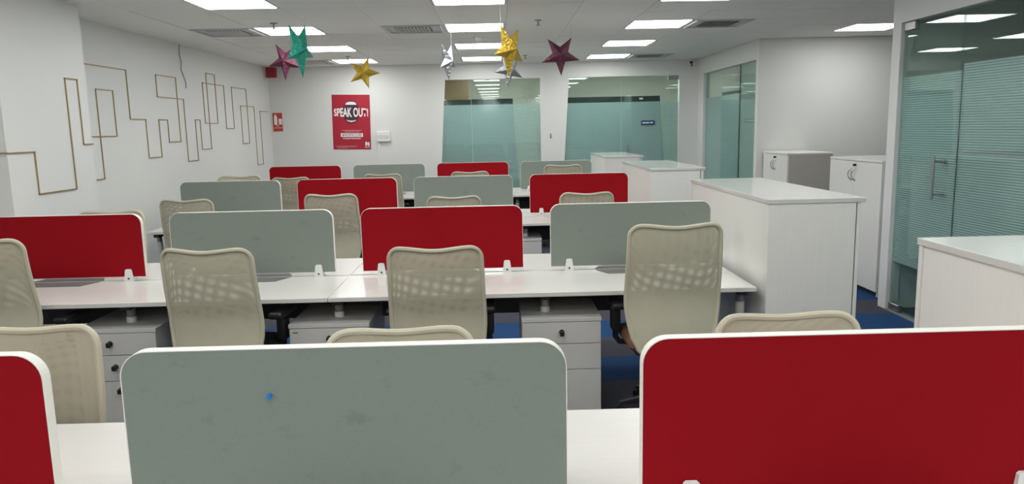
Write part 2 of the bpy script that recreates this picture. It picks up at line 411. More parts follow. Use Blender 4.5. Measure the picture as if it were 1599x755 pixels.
MB().cyl((0, 0, 0), (0, 0, -0.04), 0.01, n=10).build('stem', 'clip_white', t); MB().cbox(-0.022, 0.022, -0.03, 0.02, -0.075, -0.04, 0.006).build('head', 'black_plastic', t); MB().cyl((0.008, 0, -0.075), (0.012, 0, -0.12), 0.009, 0.014, 10).build('eye', 'dark_metal', t)

# ------------------------------------------------------------------ gold line art on the left wall
ART1 = [(6.9, 2.31), (7.72, 2.31), (7.72, 1.82), (8.05, 1.82), (8.05, 1.41), (8.36, 1.41), (8.36, 1.82), (8.58, 1.82), (8.58, 1.57), (8.89, 1.57), (8.89, 2.31), (8.38, 2.31), (8.38, 2.07), (9.06, 2.07), (9.06, 1.33), (9.36, 1.33), (9.36, 1.83), (9.51, 1.83), (9.51, 1.46), (9.82, 1.46), (9.82, 2.43), (10.11, 2.43), (10.11, 1.79), (9.68, 1.79), (9.68, 2.3), (10.42, 2.3), (10.42, 1.72), (10.72, 1.72), (10.72, 2.3), (11.33, 2.3), (11.33, 1.5), (11.04, 1.5), (11.04, 2.05), (11.64, 2.05), (11.64, 1.16), (11.92, 1.16), (11.92, 1.99), (12.32, 1.99)]
ART2 = [(6.6, 1.65), (7.42, 1.65), (7.42, 2.09), (7.11, 2.09), (7.11, 1.25), (6.7, 1.25)]
ART0 = [(5.20, 1.55), (5.5, 1.55), (5.5, 1.24), (5.99, 1.24), (5.99, 2.11), (6.16, 2.11), (6.16, 1.59), (6.295, 1.59)]
def art(pts, x, label, extra=None):
    t = thing('wall_line_art', label, 'wall decor', (x, 0, 0), 0, 'gold meander strips on the left wall')
    h = 0.004
    for (a, b) in zip(pts, pts[1:]):
        y0, y1 = sorted((a[0], b[0])); z0, z1 = sorted((a[1], b[1]))
        MB().box(0, 0.011 if y1 > y0 else 0.009, y0 - h, y1 + h, z0 - h, z1 + h).build('strip', 'gold_trim', t)
    if extra: MB().box(*extra).build('strip', 'gold_trim', t)
art(ART1, XL, 'long thin gold strip meandering along the recessed left wall to the back')
art(ART2, XL, 'short gold strip forming an open rectangle beside the white column')
art(ART0, -3.40, 'thin gold strip stepping across the white column at the left', (-0.30, 0.005, -0.011 + 5.20, 5.20, 1.544, 1.556))
cab = MB().tube([(XL + 0.006, 9.07, ZC), (XL + 0.006, 9.05, 2.6), (XL + 0.008, 9.09, 2.5), (XL + 0.008, 9.06, 2.42), (XL + 0.008, 9.13, 2.33), (XL + 0.008, 9.17, 2.27), (XL + 0.008, 9.16, 2.2)], 0.0055, 6).build('cable', 'cable_grey', None, True)
tag(cab, 'thin loose grey cable hanging from the ceiling on the left wall', 'cable')

# ------------------------------------------------------------------ back wall items
def flat(name, me, mat, parent, loc):
    me.materials.clear(); me.materials.append(MATS[mat]); return link(name, me, parent, loc)
def ell(rx, rz, n=40, a0=0, a1=360): return [(rx * math.cos(math.radians(a0 + (a1 - a0) * i / n)), rz * math.sin(math.radians(a0 + (a1 - a0) * i / n))) for i in range(n)]
PW, PH = 0.63, 0.90
p = thing('poster', 'red SPEAK OUT! poster with white lettering on the back wall', 'poster', (-2.43, YB - 0.012, 1.795)); p.rotation_euler = (0, 0.021, 0)
MB().box(-PW / 2, PW / 2, 0.006, 0.011, -PH / 2, PH / 2).build('sheet', 'poster_red', p)
zc = 0.165
MB().prism([(a, b + zc) for a, b in ell(0.135, 0.185)], 'y', 0.0052, 0.0058).build('mouth', 'poster_dark', p)
MB().prism([(a, b + zc) for a, b in ell(0.152, 0.203)] , 'y', 0.0056, 0.0061).build('lips', 'box_red', p)
MB().prism([(-0.095, zc + 0.12), (0.095, zc + 0.12), (0.075, zc + 0.155), (0.03, zc + 0.17), (-0.03, zc + 0.17), (-0.075, zc + 0.155)], 'y', 0.0044, 0.005).build('upper_teeth', 'print_white', p)
MB().prism([(-0.085, zc - 0.125), (-0.06, zc - 0.15), (0, zc - 0.165), (0.06, zc - 0.15), (0.085, zc - 0.125), (0.04, zc - 0.138), (-0.04, zc - 0.138)], 'y', 0.0044, 0.005).build('lower_teeth', 'print_white', p)
def bulge(x, y):
    k = 1.12 - 0.34 * min(1.0, (x / 0.36) ** 2)
    return x, y * k
me = text_mesh('SPEAK OUT!', 0.185, 0.006, bulge, 0.64); flat('headline', me, 'print_white', p, (0.0, 0.004, zc - 0.012))
mxx = max(abs(v.co.x) for v in me.vertices)
for v in me.vertices: v.co.x *= 0.285 / mxx
for (z, x0, x1, h_) in ((-0.135, -0.165, 0.165, 0.009), (-0.157, -0.115, 0.13, 0.007), (-0.395, -0.26, 0.09, 0.006), (-0.41, -0.26, 0.05, 0.006), (-0.428, -0.24, -0.08, 0.006)):
    MB().box(x0, x1, 0.005, 0.0058, z - h_ / 2, z + h_ / 2).build('small_print', 'print_pink', p)
MB().box(-0.185, 0.185, 0.005, 0.0058, -0.243, -0.182).build('tag_box', 'print_white', p)
flat('tag_lettering', text_mesh('#NOEXCUSE', 0.058, 0.001, None, 0.98), 'print_grey', p, (0, 0.004, -0.212))
flat('subline', text_mesh('to Sexual Harassment', 0.036, 0.0006, None, 0.92), 'print_white', p, (0, 0.004, -0.268))
lg = MB(); lx, lz = 0.255, -0.36
lg.box(lx - 0.034, lx - 0.014, 0.004, 0.0055, lz - 0.035, lz + 0.03).box(lx + 0.014, lx + 0.034, 0.004, 0.0055, lz - 0.035, lz + 0.03)
lg.prism([(lx - 0.034, lz + 0.03), (lx - 0.014, lz + 0.04), (lx + 0.034, lz - 0.03), (lx + 0.014, lz - 0.035)], 'y', 0.0042, 0.0054)
lg.box(lx - 0.04, lx + 0.04, 0.004, 0.0055, lz - 0.06, lz - 0.05)
lg.build('logo', 'print_white', p)

s = thing('fire_sign', 'small red and white fire extinguisher sign by the far left corner', 'sign', (-3.655, YB - 0.008, 1.82))
MB().box(-0.08, 0.08, 0.002, 0.007, -0.152, 0.152).build('plate', 'sign_red', s)
ex = MB(); ex.prism([(a - 0.03, b + 0.03) for a, b in rrect(0.026, 0.075, 0.02)], 'y', 0.0, 0.0015).box(-0.04, -0.018, 0.0, 0.0015, 0.105, 0.125).box(-0.055, -0.03, 0.0, 0.0015, 0.11, 0.118)
ex.build('extinguisher_icon', 'print_white', s)
MB().prism([(0.022, -0.04), (0.07, -0.04), (0.075, 0.055), (0.017, 0.055)], 'y', 0.0, 0.0015).build('bucket_icon', 'print_white', s)
flat('word', text_mesh('FIRE', 0.026, 0.0004), 'print_white', s, (0, 0.0, -0.062)); flat('word', text_mesh('EXTINGUISHER', 0.022, 0.0004, None, 0.9), 'print_white', s, (0, 0.0, -0.095))

e = thing('exit_box', 'small dark red box hanging high in the far left corner', 'sign', (-3.645, 12.30, 2.53))
MB().cbox(-0.082, 0.082, -0.03, 0.03, 0.0, 0.165, 0.006).build('housing', 'box_red', e); MB().cyl((0, 0, 0.165), (0, 0, ZC - 2.53), 0.012, n=8).build('stem', 'metal_grey', e)
s = thing('switch_box', 'white wall switch box with conduit right of the poster', 'switch', (-1.907, YB, 1.547))
MB().cbox(-0.114, 0.114, -0.045, 0.0, -0.085, 0.085, 0.008).build('box', 'clip_white', s)
for k in (-0.07, -0.023, 0.023, 0.07): MB().cbox(k - 0.018, k + 0.018, -0.05, -0.044, -0.03, 0.03, 0.002, 1).build('switch', 'metal_white', s)
MB().box(-0.095, -0.07, -0.02, 0.0, -1.54, -0.085).build('conduit', 'clip_white', s)
h = thing('wall_hook', 'small grey metal latch on the tapered white pier', 'hook', (0.90, YB, 1.497))
MB().box(-0.012, 0.012, -0.008, 0, -0.04, 0.04).build('plate', 'metal_grey', h); MB().cyl((0, -0.008, 0.0), (0, -0.035, -0.015), 0.008, n=8).build('peg', 'metal_grey', h)

# ------------------------------------------------------------------ glazing
def pane(name, pts, axis, a, b, n, label=None):
    o = struct(MB().prism(pts, axis, a, b).build(name, 'glass')); return o
w1 = pane('window_1', [(-1.022, 0.01), (-0.426, 0.01), (-0.426, GT - 0.003), (-0.852, GT - 0.003)], 'y', YB + 0.04, YB + 0.052, 1)
w2 = pane('window_2', [(-0.42, 0.01), (0.731, 0.01), (0.731, GT - 0.003), (-0.42, GT - 0.003)], 'y', YB + 0.04, YB + 0.052, 2)
MB().prism([(-1.02, 0.012), (-0.426, 0.012), (-0.426, 2.04), (-0.884, 2.04)], 'y', YB + 0.054, YB + 0.056).build('frosted_film', 'film_teal', w1)
MB().prism([(-0.884, 2.04), (-0.426, 2.04), (-0.426, 2.125), (-0.878, 2.125)], 'y', YB + 0.054, YB + 0.057).build('film_band', 'band_dark', w1)
MB().prism([(-0.42, 0.012), (0.385, 0.012), (0.275, 2.04), (-0.42, 2.04)], 'y', YB + 0.054, YB + 0.056).build('frosted_film', 'film_teal', w2)
MB().prism([(-0.42, 2.04), (0.275, 2.04), (0.272, 2.13), (-0.42, 2.13)], 'y', YB + 0.054, YB + 0.057).build('film_band', 'band_dark', w2)
MB().prism([(0.386, 0.012), (0.729, 0.012), (0.729, 2.04), (0.276, 2.04)], 'y', YB + 0.054, YB + 0.056).build('frosted_film', 'film_stripe', w2)
w3 = pane('window_3', [(1.06, 0.01), (2.093, 0.01), (2.093, GT - 0.003), (1.213, GT - 0.003)], 'y', YB + 0.04, YB + 0.052, 3)
d1 = pane('door_1', [(2.099, 0.01), (3.063, 0.01), (3.063, GT - 0.003), (2.099, GT - 0.003)], 'y', YB + 0.04, YB + 0.052, 1)
MB().prism([(1.062, 0.012), (2.093, 0.012), (2.093, 2.035), (1.19, 2.035)], 'y', YB + 0.054, YB + 0.056).build('frosted_film', 'film_teal', w3)
MB().prism([(1.19, 2.035), (2.093, 2.035), (2.093, 2.128), (1.197, 2.128)], 'y', YB + 0.054, YB + 0.057).build('film_band', 'band_dark', w3)
MB().prism([(2.099, 0.012), (2.91, 0.012), (2.755, 2.035), (2.099, 2.035)], 'y', YB + 0.054, YB + 0.056).build('frosted_film', 'film_teal', d1)
MB().prism([(2.099, 2.035), (2.755, 2.035), (2.747, 2.128), (2.099, 2.128)], 'y', YB + 0.054, YB + 0.057).build('film_band', 'band_dark', d1)
MB().prism([(2.911, 0.012), (3.061, 0.012), (3.061, 2.035), (2.756, 2.035)], 'y', YB + 0.054, YB + 0.056).build('frosted_film', 'film_stripe', d1)
MB().cbox(2.88, 3.055, YB + 0.025, YB + 0.067, GT - 0.07, GT - 0.006, 0.004, 1).build('hinge_patch', 'brushed_steel', d1)
MB().cyl((2.20, YB + 0.0, 1.02), (2.20, YB + 0.0, 1.33), 0.014, n=10).cyl((2.20, YB, 1.08), (2.20, YB + 0.04, 1.08), 0.009, n=8).cyl((2.20, YB, 1.27), (2.20, YB + 0.04, 1.27), 0.009, n=8).build('door_handle', 'brushed_steel', d1, True)
MB().prism([(2.40, 2.07), (2.46, 2.07), (2.46, 2.10), (2.40, 2.10)], 'y', YB + 0.0375, YB + 0.039).build('reflection_bar', 'metal_white', d1)  # pale bar painted in for a reflection on the dark band
bs = thing('door_sign', 'small blue room sign with white lettering on the far glass door', 'sign', (2.548, YB + 0.036, 1.684))
MB().box(-0.115, 0.115, 0.0, 0.003, -0.037, 0.037).build('plate', 'sign_blue', bs)
lt = MB()
for (a, b) in ((-0.095, -0.045), (-0.04, 0.02), (0.035, 0.085)): lt.box(a, b, -0.002, 0.0, -0.011, 0.010)
lt.build('lettering', 'print_white', bs)

w4 = pane('window_4', [(10.475, 0.01), (12.178, 0.01), (12.178, GT - 0.003), (10.475, GT - 0.003)], 'x', 3.42, 3.432, 4)
d2 = pane('door_2', [(9.722, 0.01), (10.468, 0.01), (10.468, GT - 0.003), (9.722, GT - 0.003)], 'x', 3.42, 3.432, 2)
MB().box(3.434, 3.436, 10.475, 12.178, 0.012, 2.06).build('frosted_film', 'film_teal', w4)
MB().box(3.434, 3.437, 10.475, 11.35, 2.06, 2.11).build('film_band', 'band_dark', w4)
MB().box(3.418, 3.434, 10.468, 10.475, 0.01, GT - 0.003).build('joint', 'band_dark', w4)
MB().box(3.41, 3.442, 9.73, 9.80, GT - 0.10, GT - 0.006).build('hinge_patch', 'brushed_steel', d2)
MB().box(3.434, 3.437, 9.73, 10.46, 0.012, GT - 0.01).build('backing_panel', 'room_grey', d2)

# right hand glass front with door
w5 = pane('window_5', [(YN + 0.01, 0.01), (2.40, 0.01), (2.40, 2.442), (YN + 0.01, 2.442)], 'x', 3.43, 3.442, 5)
w6 = pane('window_6', [(2.405, 0.01), (5.475, 0.01), (5.475, 2.442), (2.405, 2.442)], 'x', 3.43, 3.442, 6)
d3 = pane('door_3', [(5.482, 0.012), (6.265, 0.012), (6.265, 2.442), (5.482, 2.442)], 'x', 3.422, 3.434, 3)
MB().box(3.444, 3.446, 2.405, 5.475, 0.43, 2.05).build('frosted_film', 'film_stripe', w6)
MB().box(3.444, 3.446, YN + 0.01, 2.40, 0.43, 2.05).build('frosted_film', 'film_stripe', w5)
MB().box(3.436, 3.438, 5.482, 6.265, 0.43, 2.0).build('frosted_film', 'film_stripe', d3)
hd = MB().cyl((3.345, 5.615, 1.036), (3.345, 5.615, 1.369), 0.0125, n=14)
hd.cyl((3.345, 5.615, 1.075), (3.422, 5.615, 1.075), 0.008, n=10).cyl((3.345, 5.615, 1.325), (3.422, 5.615, 1.325), 0.008, n=10)
hd.cyl((3.415, 5.615, 1.075), (3.422, 5.615, 1.075), 0.018, n=12).cyl((3.415, 5.615, 1.325), (3.422, 5.615, 1.325), 0.018, n=12)
hd.build('door_handle', 'brushed_steel', d3, True)
MB().cbox(3.408, 3.448, 6.10, 6.262, 2.375, 2.44, 0.004, 1).build('hinge_patch', 'brushed_steel', d3)
MB().cbox(3.408, 3.448, 6.10, 6.262, 0.012, 0.07, 0.004, 1).build('floor_patch', 'brushed_steel', d3)
struct(MB().box(3.38, 3.46, YN, 6.27, 0.0, 0.008).build('trim_1', 'metal_grey'))
# brown board inside the first cabin
b_ = thing('wall_board', 'brown wooden board behind the glass of the left far cabin', 'board', (-0.82, 14.2, 0))
MB().cbox(-0.22, 0.30, -0.02, 0.02, 0.10, 2.62, 0.004, 1).build('panel', 'wood_brown', b_); MB().box(-0.22, 0.30, -0.05, 0.05, 0, 0.10).build('foot', 'wood_brown', b_)

# ------------------------------------------------------------------ desks
ROWY = [1.649, 4.647, 7.645, 10.642]
BX0, MOD = -3.365, 1.2
DZ, DT, DD = 0.74, 0.026, 0.636
top_me = MB().cbox(0.001, 2 * MOD - 0.001, -DD, -0.02, DZ - DT, DZ, 0.0025, 1).mesh('worktop', 'desk_white')
rail_me = MB().box(0.0, 4.8, -0.018, 0.018, DZ - 0.06, DZ - 0.006).mesh('cable_rail', 'clip_white')
beam_me = MB().box(0.05, 4.75, -0.02, 0.02, DZ - DT - 0.055, DZ - DT).mesh('beam', 'dark_metal')
tray_me = MB().box(0.15, 4.65, -0.13, 0.13, 0.50, 0.51).box(0.15, 4.65, -0.13, -0.12, 0.51, 0.62).box(0.15, 4.65, 0.12, 0.13, 0.51, 0.62).mesh('cable_tray', 'dark_metal')
cross_me = MB().box(-0.025, 0.025, -0.52, 0.52, DZ - DT - 0.045, DZ - DT - 0.001).mesh('cross_bar', 'dark_metal')
leg_me = MB().cyl((0, 0, 0.0), (0, 0, 0.012), 0.045, n=20).cyl((0, 0, 0.012), (0, 0, 0.62), 0.028, n=20).mesh('leg', 'metal_white', True)
stub_me = MB().cyl((0, 0, 0.588), (0, 0, 0.62), 0.028, n=20).mesh('leg', 'metal_white', True)
col_me = MB().cyl((0, 0, 0.62), (0, 0, DZ - DT - 0.045), 0.024, n=20).cyl((0, -0.020, 0.648), (0, -0.027, 0.648), 0.010, n=10).mesh('leg_collar', 'metal_grey', True)
flap_me = MB().prism([(-0.165, -0.150), (0.165, -0.150), (0.225, -0.022), (-0.225, -0.022)], 'z', DZ - 0.002, DZ + 0.003).mesh('cable_flap', 'flap_grey')
PED = {1: {1: -2.165, 2: -0.972, 3: 0.338}, 2: {3: 0.18}}
row_lab = ['white bench desk in the nearest row, with blue pin screen', 'white bench desk in the second row, with drawer pedestals in view', 'white bench desk in the third row from the camera', 'white bench desk in the farthest row by the back wall']
for r, Y in enumerate(ROWY):
    b = thing('bench_desk', row_lab[r], 'desk', (BX0, Y, 0), 0, 'rows of white bench desks')
    for c in range(4):
        for s_ in (0, 1):
            if c % 2 == 0:
                o = link('worktop', top_me, b, (c * MOD + (2 * MOD if s_ else 0), 0, 0)); o.rotation_euler = (0, 0, math.pi * s_)
            f = link('cable_flap', flap_me, b, (c * MOD + MOD / 2, 0.0 if not s_ else 0.0, 0)); f.rotation_euler = (0, 0, math.pi * s_)
            f.location.y = 0.0
    link('cable_rail', rail_me, b); link('cable_tray', tray_me, b)
    for s_ in (-0.33, 0.33): link('beam', beam_me, b, (0, s_, 0))
    for k in range(5):
        x = k * MOD + (0.035 if k == 0 else -0.035 if k == 4 else 0.02)
        link('cross_bar', cross_me, b, (x, 0, 0))
        for s_ in (-1, 1):
            short = s_ == -1 and k in PED.get(r, {})
            lg_ = link('leg', stub_me if short else leg_me, b, (x, s_ * 0.455, 0))
            cc = link('leg_collar', col_me, lg_)
            if s_ == 1: cc.rotation_euler = (0, 0, math.pi)

# drawer pedestals
ped_body = MB().box(-0.225, 0.225, 0.022, 0.55, 0.03, 0.563).mesh('body', 'pedestal_white')
ped_top = MB().cbox(-0.227, 0.227, 0.0, 0.552, 0.563, 0.587, 0.002, 1).mesh('top', 'pedestal_white')
dr_a = MB().cbox(-0.223, 0.223, 0.002, 0.021, 0.436, 0.560, 0.0015, 1).mesh('drawer', 'pedestal_white')
dr_b = MB().cbox(-0.223, 0.223, 0.002, 0.021, 0.284, 0.432, 0.0015, 1).mesh('drawer', 'pedestal_white')
dr_c = MB().cbox(-0.223, 0.223, 0.002, 0.021, 0.035, 0.280, 0.0015, 1).mesh('drawer', 'pedestal_white')
lock_me = MB().cyl((0, 0.003, 0), (0, -0.007, 0), 0.0155, n=16).mesh('lock', 'chrome', True)
key_me = MB().cyl((0, -0.007, 0), (0, -0.02, 0), 0.005, n=8).cbox(-0.012, 0.012, -0.034, -0.018, -0.018, 0.010, 0.003, 1).mesh('key', 'black_plastic')
cast_me = MB().cyl((-0.012, 0, 0.016), (0.012, 0, 0.016), 0.016, n=12).mesh('caster', 'black_plastic')
mark_me = MB().box(0, 0.03, 0.0005, 0.0025, 0, 0.007).mesh('mark', 'flap_grey')
PLAB = {(1, 1): 'white three-drawer pedestal with three key locks under the left red screen', (1, 2): 'white drawer pedestal between the two middle chairs of the second row',
        (1, 3): 'white three-drawer pedestal with one black key beside the gap in the nearest screens', (2, 3): 'white pedestal under the third row desk, in the gap beside a red screen'}
for r in PED:
    for k, x in PED[r].items():
        p_ = thing('drawer_pedestal', PLAB[(r, k)], 'pedestal', (x, ROWY[r] - DD + 0.02, 0), 0, 'drawer pedestals under the desks')
        link('body', ped_body, p_); link('top', ped_top, p_)
        for i, me in enumerate((dr_a, dr_b, dr_c)):
            d_ = link('drawer', me, p_)
            zz = (0.505, 0.37, 0.235)[i]
            if i == 0 or k == 1:
                lx = 0.0 if k != 1 else (-0.03 + 0.018 * i)
                link('lock', lock_me, d_, (lx, 0, zz)); link('key', key_me, d_, (lx, 0, zz))
            if i == 0 and k == 2: link('mark', mark_me, d_, (-0.205, 0, 0.535))
        for (a, c_) in ((-0.19, 0.07), (0.19, 0.07), (-0.19, 0.48), (0.19, 0.48)): link('caster', cast_me, p_, (a, c_, 0))

# ------------------------------------------------------------------ desk screens
SW, SZ0, SZ1, ST, SR = 1.025, 0.766, 1.167, 0.030, 0.062
def screen_outline(inset):
    x0, x1, z0, z1, r = -SW / 2 + inset, SW / 2 - inset, SZ0 + inset, SZ1 - inset, SR - inset
    pts = [(x0, z0), (x1, z0)]
    for k in range(9): a = math.radians(90 * k / 8); pts.append((x1 - r + r * math.cos(a), z1 - r + r * math.sin(a)))
    for k in range(9): a = math.radians(90 + 90 * k / 8); pts.append((x0 + r + r * math.cos(a), z1 - r + r * math.sin(a)))
    return pts
o_, i_ = screen_outline(0.0), screen_outline(0.0022)
n_ = len(o_)
tv = [(x, -ST / 2, z) for x, z in o_] + [(x, ST / 2, z) for x, z in o_] + [(x, -ST / 2, z) for x, z in i_] + [(x, ST / 2, z) for x, z in i_]
tf = []
for k in range(n_):
    j = (k + 1) % n_
    tf += [(k, j, n_ + j, n_ + k), (k, 2 * n_ + k, 2 * n_ + j, j), (n_ + k, n_ + j, 3 * n_ + j, 3 * n_ + k), (2 * n_ + k, 3 * n_ + k, 3 * n_ + j, 2 * n_ + j)]
trim_me = MB().add(tv, tf).mesh('edge_trim', 'screen_trim')
fab_me = {c: MB().prism(i_, 'y', -ST / 2 + 0.0008, ST / 2 - 0.0008).mesh('fabric_panel', c) for c in ('red_fabric', 'grey_fabric')}
cl = MB()
for s_ in (-1, 1):
    a, b = s_ * (ST / 2 + 0.001), s_ * (ST / 2 + 0.013)
    cl.prism([(-0.029, DZ), (0.029, DZ), (0.019, 0.812), (0.013, 0.817), (-0.013, 0.817), (-0.019, 0.812)], 'y', a, b)
cl.box(-0.024, 0.024, -ST / 2, ST / 2, DZ, SZ0 - 0.001)
clip_me = cl.mesh('clip', 'clip_white')
scr_me = MB().cyl((0, -ST / 2 - 0.013, 0.758), (0, -ST / 2 - 0.0155, 0.758), 0.006, n=10).mesh('screw', 'dark_metal')
PAT = ['RRGR', 'RGRG', 'GRGR', 'RGRG']
SLAB = {
    (0, 1): 'red desk screen cut by the left edge, nearest row', (0, 2): 'large smudged grey desk screen with a blue push pin, nearest row', (0, 3): 'large red desk screen at the lower right, nearest row',
    (1, 0): 'red desk screen at the left end of the second row, near the white column', (1, 1): 'grey desk screen in the second row, between two red screens', (1, 2): 'red desk screen in the middle of the second row', (1, 3): 'grey desk screen at the right end of the second row beside the tall cabinet',
    (2, 0): 'grey desk screen at the left end of the third row', (2, 1): 'red desk screen in the third row, left of two', (2, 2): 'grey desk screen in the middle of the third row', (2, 3): 'red desk screen at the right end of the third row',
    (3, 0): 'small red desk screen at the left end of the farthest row', (3, 1): 'small grey desk screen in the farthest row below the switch box', (3, 2): 'small red desk screen in the farthest row in front of the glass', (3, 3): 'small grey desk screen at the right end of the farthest row'}
for (r, c), lab in SLAB.items():
    red = PAT[r][c] == 'R'
    x = -3.277 + MOD * c + SW / 2
    s_ = thing('desk_screen', lab, 'desk screen', (x, ROWY[r], 0), 0, 'red desk screens' if red else 'grey desk screens')
    link('fabric_panel', fab_me['red_fabric' if red else 'grey_fabric'], s_); link('edge_trim', trim_me, s_)
    for xx in (-SW / 2 + 0.118, SW / 2 - 0.105):
        k_ = link('clip', clip_me, s_, (xx, 0, 0)); link('screw', scr_me, k_)
pin = thing('push_pin', 'small blue push pin stuck in the large grey screen', 'push pin', (-0.538, ROWY[0] - ST / 2, 1.055))
MB().cyl((0, 0, 0), (0, -0.004, 0), 0.0055, 0.0055, 12).cyl((0, -0.004, 0), (0, -0.011, 0.001), 0.0035, 0.003, 12).cyl((0, -0.011, 0.001), (0, -0.014, 0.001), 0.0058, 0.0055, 12).build('head', 'pin_blue', pin, True)
MB().cyl((0, 0.001, 0), (0, -0.002, 0), 0.001, n=6).build('needle', 'chrome', pin)

# ------------------------------------------------------------------ chairs
def back_y(x, z):        # surface of the backrest, chair facing +y; z from 0 (bottom) to 0.62 (top)
    v = z / 0.70
    return -0.255 + 0.035 * math.exp(-((v - 0.35) / 0.28) ** 2) - 0.06 * max(0, v - 0.45) ** 1.2 + 0.05 * (x / 0.25) ** 2 * (0.6 + 0.4 * v)
def back_outline(n=12):
    H = 0.70
    def hw(z):
        v = z / H
        if v < 0.42: return 0.195 + 0.058 * math.sin(v / 0.42 * math.pi / 2)
        return 0.253 - 0.010 * (v - 0.42) / 0.58
    pts = []
    r = 0.062
    # bottom edge left to right
    for k in range(9):
        x = -0.165 + 0.33 * k / 8; pts.append((x, 0.004 * abs(x) / 0.165))
    for k in range(1, 6): a = math.radians(-90 + 90 * k / 5); pts.append((0.165 + 0.03 * math.cos(a), 0.034 + 0.03 * math.sin(a)))
    for k in range(1, 14): z = 0.034 + (H - r - 0.034) * k / 13; pts.append((hw(z), z))
    hx = hw(H - r)
    for k in range(1, 8): a = math.radians(90 * k / 7); pts.append((hx - r + r * math.cos(a), H - r + r * math.sin(a)))
    for k in range(1, 16):
        x = (hx - r) * (1 - 2 * k / 16); pts.append((x, H - 0.013 * math.cos(x / (hx - r) * math.pi / 2) ** 2))
    for k in range(0, 8): a = math.radians(90 + 90 * k / 7); pts.append((-hx + r + r * math.cos(a), H - r + r * math.sin(a)))
    for k in range(12, -1, -1): z = 0.034 + (H - r - 0.034) * k / 13; pts.append((-hw(z) if k else -0.195, z))
    for k in range(1, 5): a = math.radians(180 + 90 * k / 5); pts.append((-0.165 + 0.03 * math.cos(a), 0.034 + 0.03 * math.sin(a)))
    return pts
OUT = back_outline()
def back_shell():
    m = MB(); N = len(OUT); K = 9; cz = 0.36
    for side in (0, 1):
        o = len(m.v)
        for k in range(K):
            t = 1 - k / K
            for (x, z) in OUT:
                X, Z = x * t, cz + (z - cz) * t
                th = 0.011 * (1 - t ** 6)
                m.v.append((X, back_y(X, Z) + (th if side else -th), Z))
        m.v.append((0, back_y(0, cz) + (0.011 if side else -0.011), cz))
        for k in range(K - 1):
            for i in range(N):
                j = (i + 1) % N; m.f.append((o + k * N + i, o + k * N + j, o + (k + 1) * N + j, o + (k + 1) * N + i))
        for i in range(N): m.f.append((o + (K - 1) * N + i, o + (K - 1) * N + (i + 1) % N, o + K * N))
    return m
shell_me = back_shell().mesh('backrest', 'chair_mesh', True)
shell_me.materials.append(MATS['chair_mesh_front'])
half = len(shell_me.polygons) // 2
for p_ in shell_me.polygons:
    p_.use_smooth = True
    p_.material_index = 1 if p_.index >= half else 0
rim_me = MB().tube([(x, back_y(x, z), z) for x, z in OUT], 0.0125, 8, True).mesh('back_rim', 'rim_beige', True)
def seat_shape():
    m = MB(); pts = rrect(0.235, 0.225, 0.07, 6); n = len(pts)
    prof = [(0.93, -0.025), (1.0, -0.005), (1.0, 0.02), (0.97, 0.04), (0.88, 0.05)]
    for s_, z in prof:
        for (x, y) in pts: m.v.append((x * s_, y * s_, z - 0.03 * max(0, y / 0.225 - 0.5)))
    for k in range(len(prof) - 1):
        for i in range(n): j = (i + 1) % n; m.f.append((k * n + i, k * n + j, (k + 1) * n + j, (k + 1) * n + i))
    m.f.append(tuple(range(n - 1, -1, -1))); m.f.append(tuple(range((len(prof) - 1) * n, len(prof) * n)))
    return m
seat_me = seat_shape().mesh('seat', 'black_plastic', True); seat_brown_me = seat_shape().mesh('seat', 'seat_brown', True)
pan_me = MB().cbox(-0.20, 0.20, -0.20, 0.19, 0.405, 0.432, 0.012, 2).mesh('seat_pan', 'black_plastic', True)
mech_me = MB().cbox(-0.07, 0.07, -0.11, 0.11, 0.352, 0.405, 0.015, 2).tube([(0, -0.10, 0.385), (0, -0.20, 0.39), (0, -0.225, 0.43), (0, -0.215, 0.50), (0, -0.205, 0.60)], 0.02, 8).mesh('tilt_mechanism', 'black_plastic', True)
lift_me = MB().cyl((0, 0, 0.10), (0, 0, 0.23), 0.028, n=16).cyl((0, 0, 0.23), (0, 0, 0.355), 0.015, n=16).mesh('gas_lift', 'black_plastic', True)
def spoke():
    m = MB(); m.add([(0.02, -0.024, 0.085), (0.255, -0.015, 0.062), (0.255, 0.015, 0.062), (0.02, 0.024, 0.085), (0.02, -0.024, 0.125), (0.255, -0.012, 0.082), (0.255, 0.012, 0.082), (0.02, 0.024, 0.125)],
                    [(3, 2, 1, 0), (4, 5, 6, 7), (0, 1, 5, 4), (1, 2, 6, 5), (2, 3, 7, 6), (3, 0, 4, 7)]); return m
spoke_me = spoke().mesh('base_spoke', 'black_plastic')
hub_me = MB().cyl((0, 0, 0.075), (0, 0, 0.13), 0.045, 0.038, 18).mesh('base_hub', 'black_plastic', True)
wheel_me = MB().cyl((0.245, -0.022, 0.028), (0.245, -0.006, 0.028), 0.028, n=16).cyl((0.245, 0.006, 0.028), (0.245, 0.022, 0.028), 0.028, n=16).cyl((0.25, 0, 0.03), (0.25, 0, 0.064), 0.008, n=8).mesh('caster', 'black_plastic', True)
def arm(s_):
    m = MB()
    m.tube([(s_ * 0.16, 0.05, 0.415), (s_ * 0.245, 0.05, 0.418), (s_ * 0.268, 0.05, 0.45), (s_ * 0.268, 0.05, 0.60), (s_ * 0.268, 0.05, 0.64)], 0.017, 8)
    m.cbox(s_ * 0.268 - 0.026, s_ * 0.268 + 0.026, 0.015, 0.095, 0.49, 0.64, 0.012, 2)
    return m
def armpad(s_): return MB().cbox(s_ * 0.268 - 0.040, s_ * 0.268 + 0.036 + 0.004, -0.06, 0.19, 0.628, 0.668, 0.016, 3)
arm_me = {s_: arm(s_).mesh('armrest', 'black_plastic', True) for s_ in (-1, 1)}
pad_me = {s_: armpad(s_).mesh('arm_pad', 'black_plastic', True) for s_ in (-1, 1)}
